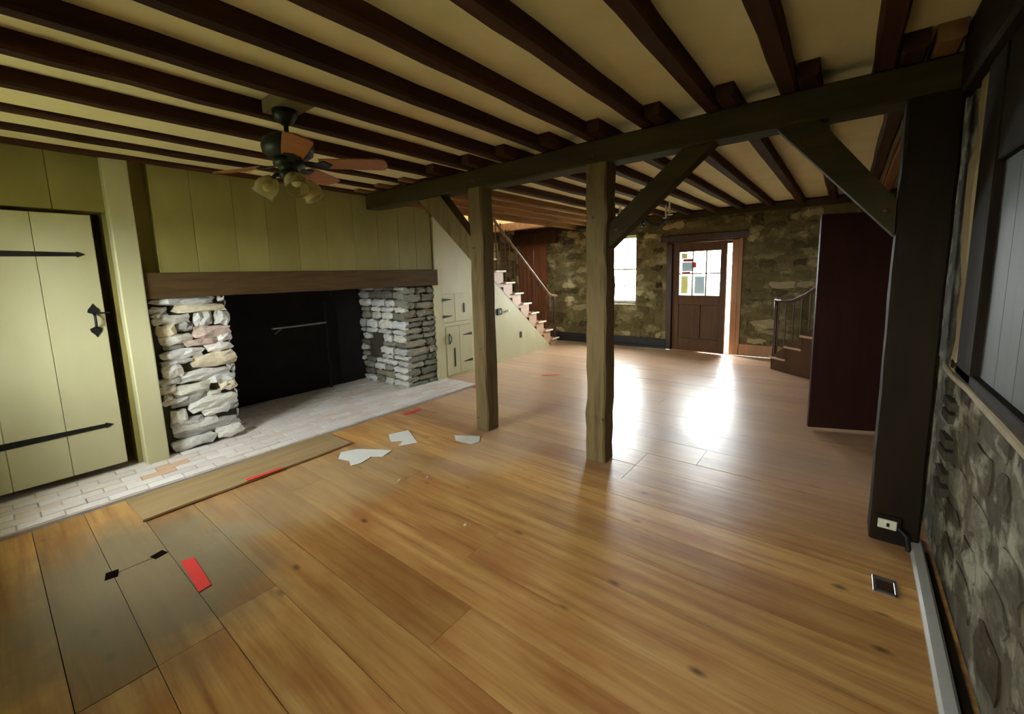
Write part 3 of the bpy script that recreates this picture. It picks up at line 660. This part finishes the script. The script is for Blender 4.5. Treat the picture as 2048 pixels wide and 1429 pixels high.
# ------------------------------------------------------------------ timber frame
def timber_thing(name, label, cat, p0, p1, w, h, m, up=(0, 0, 1), seed=1, jit=.004, seg=10, pegs=(), grp=None):
    o = obj(name, MB().timber(p0, p1, w, h, up, .012, jit, seg, seed), m); tag(o, label, cat, grp)
    for (a, d) in pegs: obj('peg', MB().lathe(0, 0, [(.011, 0), (.011, .006), (.004, .008)], 8, d, a), DARKW, o)
    return o
timber_thing('main_beam', 'long aged timber beam carrying the joists across the room', 'beam', (2.99, -.43, 2.365), (2.99, 4.38, 2.365), .18, .17, BEAM, seed=61, seg=18, pegs=[((2.9, 2.7, 2.34), (-1, 0, 0)), ((2.9, 1.5, 2.34), (-1, 0, 0))])
timber_thing('support_post', 'timber post with a long diagonal brace towards the fireplace', 'post', (2.985, 2.70, 0), (2.985, 2.69, 2.285), .155, .17, POST, up=(1, 0, 0), seed=62, seg=14, jit=.005, pegs=[((2.9, 2.72, 1.75), (-1, 0, 0)), ((2.9, 2.68, .8), (-1, 0, 0)), ((2.9, 2.74, .12), (-1, 0, 0))])
timber_thing('support_post', 'timber post in the middle of the floor with a gouged edge', 'post', (2.985, 1.49, 0), (2.985, 1.475, 2.285), .165, .17, POST, up=(1, 0, 0), seed=63, seg=18, jit=.007, pegs=[((2.9, 1.42, .36), (-1, 0, 0)), ((2.9, 1.5, 1.9), (-1, 0, 0))])
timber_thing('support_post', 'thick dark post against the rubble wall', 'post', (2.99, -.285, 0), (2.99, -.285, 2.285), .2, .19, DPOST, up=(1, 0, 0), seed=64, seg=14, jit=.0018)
def brace(label, yp, za, zb, yc, yd, x0, x1, m):
    o = obj('diagonal_brace', MB().prism([(x0, yp, za), (x0, yp, zb), (x0, yc, 2.279), (x0, yd, 2.279)], (x1-x0, 0, 0)), m); tag(o, label, 'brace')
    obj('peg', MB().lathe(0, 0, [(.011, 0), (.011, .006), (.004, .008)], 8, (-1, 0, 0), (x0, yp+(yc-yp)*.12, za+.13)), DARKW, o)
brace('yellowish brown brace between the beam and the fireplace-side post', 2.782, 1.63, 1.86, 3.17, 3.50, 2.93, 3.06, POST)
brace('dark brace rising from the middle post to the beam', 1.392, 1.67, 1.84, .87, .68, 2.93, 3.04, BEAM)
brace('dark brace rising from the wall post to the beam', -.18, 1.64, 1.82, .16, .36, 2.93, 3.04, BEAM)

# ------------------------------------------------------------------ staircase by the fireplace wall
SO = Vector((7.50, 4.72, 0))
st = thing('staircase', 'open wooden staircase with white-edged treads and slim dark balusters', 'staircase', SO, SANG)
RISE, RUN, NS = .2, .265, 13
def tz(i): return .165+RISE*(i-1)
for i in range(1, NS+1):
    xn = -RUN*(i-1)
    obj('tread', MB().box(xn-RUN-.03, xn, -.03, .95, tz(i)-.03, tz(i), .008), STAIRW if i > 3 else M('tread_%d' % i, (196, 176, 152), (214, 196, 172), 3, rough=.4) if False else STAIRW, st, True)
    obj('riser', MB().box(xn-.045, xn-.025, 0, .94, tz(i)-RISE if i > 1 else 0, tz(i)-.03), STAIRW, st, True)
    obj('tread_return', MB().box(xn-RUN-.01, xn+.01, -.045, -.03, tz(i)-.028, tz(i)+.002, .004), WHITE, st, True)
    obj('step_end', MB().box(xn-RUN-.03, xn-.03, 0, .02, max(tz(i)-RISE-.08, 0), tz(i)-.03), STAIRW, st, True)
    for k in range(2):
        xb = xn-.07-k*RUN*.5; zt = 1.0+(-(xb)-.16)*.755*1.0+.02
        obj('baluster', MB().tube([(xb, .0, tz(i)), (xb, .0, max(zt, tz(i)+.4))], .011, 6), DARKW, st, True)
obj('stringer', MB().prism([(-.45, -.012, .0), (-.30, -.012, .0), (-3.75, -.012, 2.62), (-3.75, -.012, 2.50)], (0, .03, 0)), RAILW, st, True)
rp = [(.0, 0, 1.03), (-.12, 0, 1.04), (-.22, 0, 1.05), (-.34, 0, 1.09)]+[(-.34-.4*k, 0, 1.09+.4*k*.735) for k in range(1, 9)]
obj('handrail', MB().tube(rp, .026, 8), RAILW, st, True, True)
obj('newel', MB().lathe(0, 0, [(.022, 0), (.022, .12), (.016, .16), (.02, .3), (.017, .7), (.024, .8), (.024, .87)], 10, (0, 0, 1), (-.12, 0, tz(1))), DARKW, st, True, True)

# second stair by the entrance door
uA = math.atan2(-.48, -.40); SO2 = Vector((7.17, .80, 0))
s2 = thing('staircase', 'dark winding stair with curved handrail beside the entrance door', 'staircase', SO2, uA)
for i in range(5):
    obj('tread', MB().box(i*.25-.03, (i+1)*.25, -.02, .85, .19*(i+1)-.03, .19*(i+1), .006), WHITE if False else STAIRW, s2, True)
    obj('riser', MB().box(i*.25, i*.25+.02, 0, .85, .19*i, .19*(i+1)-.03), DARKW, s2, True)
    for k in range(2):
        xb = .06+i*.25+k*.125; obj('baluster', MB().tube([(xb, .03, .19*(i+1)), (xb, .03, 1.0+max(0, xb-.25)*.6)], .010, 6), DARKW, s2, True)
obj('skirt', MB().prism([(0, 0, 0), (1.27, 0, 0), (1.27, 0, .95), (1.0, 0, .95), (0, 0, .19)], (0, .02, 0)), DARKW, s2, True)
obj('handrail', MB().tube([(0, .03, 1.02), (.15, .03, 1.01), (.3, .03, 1.03), (.5, .03, 1.12), (.75, .03, 1.29), (1.2, .03, 1.62)], .028, 8), DARKW, s2, True, True)
obj('newel', MB().lathe(0, 0, [(.03, 0), (.03, .3), (.022, .36), (.028, .6), (.022, .85), (.032, .9), (.032, 1.02)], 10, (0, 0, 1), (.02, .03, .0)), DARKW, s2, True, True)

# ------------------------------------------------------------------ ceiling fan
FC = Vector((1.21, 2.56, 0)); ZB = 2.165
fan = thing('ceiling_fan', 'old ceiling fan with four brown blades and glass tulip lights', 'ceiling fan', (FC.x, FC.y, ZC))
obj('mounting_block', MB().box(FC.x-.07, FC.x+.09, 2.37, 2.68, 2.455, ZC, .004), POST, fan)
obj('canopy', MB().lathe(FC.x, FC.y, [(.065, 2.455), (.062, 2.42), (.04, 2.39), (.02, 2.375)], 18), FANM, fan, smooth=True)
obj('downrod', MB().tube([(FC.x, FC.y, 2.38), (FC.x, FC.y, 2.30)], .013, 10), FANM, fan)
obj('motor_housing', MB().lathe(FC.x, FC.y, [(.03, 2.325), (.09, 2.315), (.13, 2.29), (.138, 2.25), (.13, 2.215), (.10, 2.195), (.05, 2.19)], 24), FANM, fan, smooth=True)
obj('hub', MB().lathe(FC.x, FC.y, [(.07, 2.195), (.085, 2.18), (.085, 2.155), (.06, 2.14), (.05, 2.125), (.058, 2.115), (.058, 2.085), (.03, 2.07)], 20), FANM, fan, smooth=True)
for a in (250, 318, 36, 110):
    ca, sa = math.cos(R(a)), math.sin(R(a)); pt = R(-12)
    def P(r, t, dz=0): return (FC.x+ca*r-sa*t*math.cos(pt), FC.y+sa*r+ca*t*math.cos(pt), ZB+t*math.sin(pt)+dz)
    out = [(.17, -.052), (.30, -.06), (.50, -.068), (.53, -.06), (.545, -.03), (.545, .03), (.53, .06), (.50, .068), (.30, .06), (.17, .052)]
    bl = obj('blade', MB().prism([P(r, t) for r, t in out], (0, 0, .007)), BLADE, fan)
    obj('blade_iron', MB().prism([P(.07, -.018, -.006), (P(.15, -.02, -.006)), P(.20, -.045, -.006), P(.235, 0, -.006), P(.20, .045, -.006), P(.15, .02, -.006), P(.07, .018, -.006)], (0, 0, .006)), FANM, bl)
for a in (135, 255, 15):
    ca, sa = math.cos(R(a)), math.sin(R(a)); o0 = Vector((FC.x+ca*.05, FC.y+sa*.05, 2.105)); ax = Vector((ca*.75, sa*.75, -1)).normalized()
    ar = obj('lamp_arm', MB().tube([o0, o0+Vector((ca*.03, sa*.03, 0)), o0+Vector((ca*.05, sa*.05, -.02))], .012, 8), FANM, fan)
    sh = obj('lamp_shade', MB().lathe(0, 0, [(.022, 0), (.036, .012), (.056, .045), (.062, .075), (.056, .1), (.062, .12), (.059, .12), (.053, .1), (.058, .075), (.052, .046), (.032, .016), (.018, .004)], 18, ax, o0+Vector((ca*.045, sa*.045, -.015))), SHADE, fan, smooth=True)
    obj('bulb', MB().lathe(0, 0, [(.01, .02), (.012, .04), (.024, .06), (.024, .075), (.012, .09), (.002, .093)], 12, ax, o0+Vector((ca*.045, sa*.045, -.015))), WHITE, sh, smooth=True)

# ------------------------------------------------------------------ chandelier in the far half
CC = Vector((5.45, 2.10, 0)); 
ch = thing('chandelier', 'black iron candle chandelier hanging beyond the middle post', 'chandelier', (CC.x, CC.y, ZC))
obj('ceiling_plate', MB().lathe(CC.x, CC.y, [(.05, ZC), (.05, ZC-.015), (.02, ZC-.03)], 14), IRON, ch)
obj('stem', MB().tube([(CC.x, CC.y, ZC-.02), (CC.x, CC.y, 2.08)], .01, 8), IRON, ch)
obj('hub', MB().lathe(CC.x, CC.y, [(.01, 2.2), (.04, 2.17), (.05, 2.14), (.03, 2.1), (.012, 2.07)], 14), IRON, ch, smooth=True)
for k in range(6):
    a = R(60*k+25); ca, sa = math.cos(a), math.sin(a)
    pts = [(CC.x+ca*r, CC.y+sa*r, z) for r, z in ((.03, 2.14), (.12, 2.09), (.22, 2.08), (.31, 2.12), (.34, 2.17))]
    am = obj('arm', MB().tube(pts, .009, 6), IRON, ch)
    obj('drip_pan', MB().lathe(CC.x+ca*.34, CC.y+sa*.34, [(.012, 2.165), (.042, 2.175), (.042, 2.18), (.012, 2.172)], 12), STEEL, am)
    obj('candle', MB().lathe(CC.x+ca*.34, CC.y+sa*.34, [(.013, 2.172), (.013, 2.28), (.006, 2.285), (.012, 2.30), (.009, 2.325), (.002, 2.345)], 10), CANDLE, am)

# ------------------------------------------------------------------ things on the floor
def flat(name, label, cat, pts, m, th=.002, z=.002, grp=None):
    o = obj(name, MB().prism([(x, y, z) for x, y in pts], (0, 0, th)), m); return tag(o, label, cat, grp)
bs = obj('loose_board', MB().timber((.48, 3.62, .012), (1.95, 3.66, .012), .42, .018, c=.003, jit=.002, seg=6, seed=81), STRIP); tag(bs, 'bare brown board laid along the front of the hearth', 'board')
flat('red_tape', 'large red tape piece stuck on the worn grey boards', 'tape', [(.515, 2.745), (.57, 2.73), (.555, 2.40), (.50, 2.39)], TAPE)
flat('red_tape', 'long red tape strip on the edge of the loose hearth board', 'tape', [(1.09, 3.46), (1.34, 3.45), (1.335, 3.415), (1.09, 3.42)], TAPE, z=.0225)
flat('red_tape', 'short red tape piece at the hearth edge near the white paper', 'tape', [(2.76, 3.76), (2.98, 3.75), (2.97, 3.70), (2.77, 3.70)], TAPE)
flat('red_tape', 'red tape scrap at the hearth end by the fireplace-side post', 'tape', [(3.98, 3.86), (4.12, 3.86), (4.12, 3.80), (3.98, 3.80)], TAPE, z=.003)
flat('red_tape', 'thin red tape scrap on the boards by the stair wall', 'tape', [(5.05, 3.46), (5.22, 3.26), (5.19, 3.24), (5.02, 3.44)], TAPE)
pp = flat('paper_sheet', 'creased white paper sheet on the floor near the hearth', 'paper', [(2.29, 3.36), (2.47, 3.29), (2.33, 2.98), (2.18, 3.06), (2.27, 3.12), (2.20, 3.20)], PAPER, z=.003); pp.rotation_euler = (.01, -.01, 0)
flat('paper_scrap', 'torn crumpled white paper scraps beside the loose board', 'paper', [(1.80, 3.36), (1.92, 3.30), (2.03, 3.12), (2.08, 3.02), (1.96, 2.98), (1.90, 3.06), (1.78, 3.02), (1.70, 3.04), (1.75, 3.14), (1.72, 3.26)], PAPER, .004, .003)
flat('paper_scrap', 'white paper scrap at the foot of the fireplace-side post', 'paper', [(2.64, 2.82), (2.76, 2.60), (2.66, 2.52), (2.58, 2.54), (2.56, 2.72)], PAPER, .002, .003)
for k, (x, y, lab) in enumerate(((1.78, 2.52, 'tiny white plaster chip beside a board crack'), (1.93, 2.38, 'small white plaster chip on the scuffed boards'), (1.66, 1.72, 'tiny white chip on the orange boards'))):
    o = obj('plaster_chip', MB().prism([(x-.012, y, .002), (x, y-.008, .002), (x+.014, y-.002, .002), (x+.006, y+.01, .002)], (0, 0, .006)), PAPER); tag(o, lab, 'plaster chip')
ob = thing('outlet_box', 'white outlet at the foot of the dark wall post', 'outlet', (2.88, -.25, .09))
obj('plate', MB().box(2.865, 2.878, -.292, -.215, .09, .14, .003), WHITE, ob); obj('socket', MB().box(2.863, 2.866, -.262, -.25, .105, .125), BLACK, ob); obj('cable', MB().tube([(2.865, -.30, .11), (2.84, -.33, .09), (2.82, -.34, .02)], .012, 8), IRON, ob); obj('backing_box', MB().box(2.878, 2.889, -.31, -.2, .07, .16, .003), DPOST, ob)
fv = thing('floor_vent', 'small metal floor register near the baseboard', 'floor vent', (2.465, -.23, 0))
fv.rotation_euler[2] = 0
obj('rim', LB(lambda b: (b.box(2.40, 2.42, -.27, -.19, .001, .008, .002), b.box(2.51, 2.53, -.27, -.19, .001, .008, .002), b.box(2.40, 2.53, -.275, -.262, .001, .008, .002), b.box(2.40, 2.53, -.198, -.185, .001, .008, .002))), STEEL, fv)
obj('grille', MB().box(2.42, 2.51, -.262, -.198, .001, .004), BLACK, fv)
for k in range(5): obj('slat', MB().box(2.43+k*.017, 2.434+k*.017, -.262, -.198, .004, .007), DARKW, fv)

# ------------------------------------------------------------------ outside ground
gd = obj('outdoor_ground', LB(lambda b: (b.box(8.6, 60, -40, 50, -.4, -.3), b.box(-60, -.9, -40, 50, -.4, -.3))), GRASS)
tag(gd, 'grassy ground outside the house', 'ground', kind='structure')
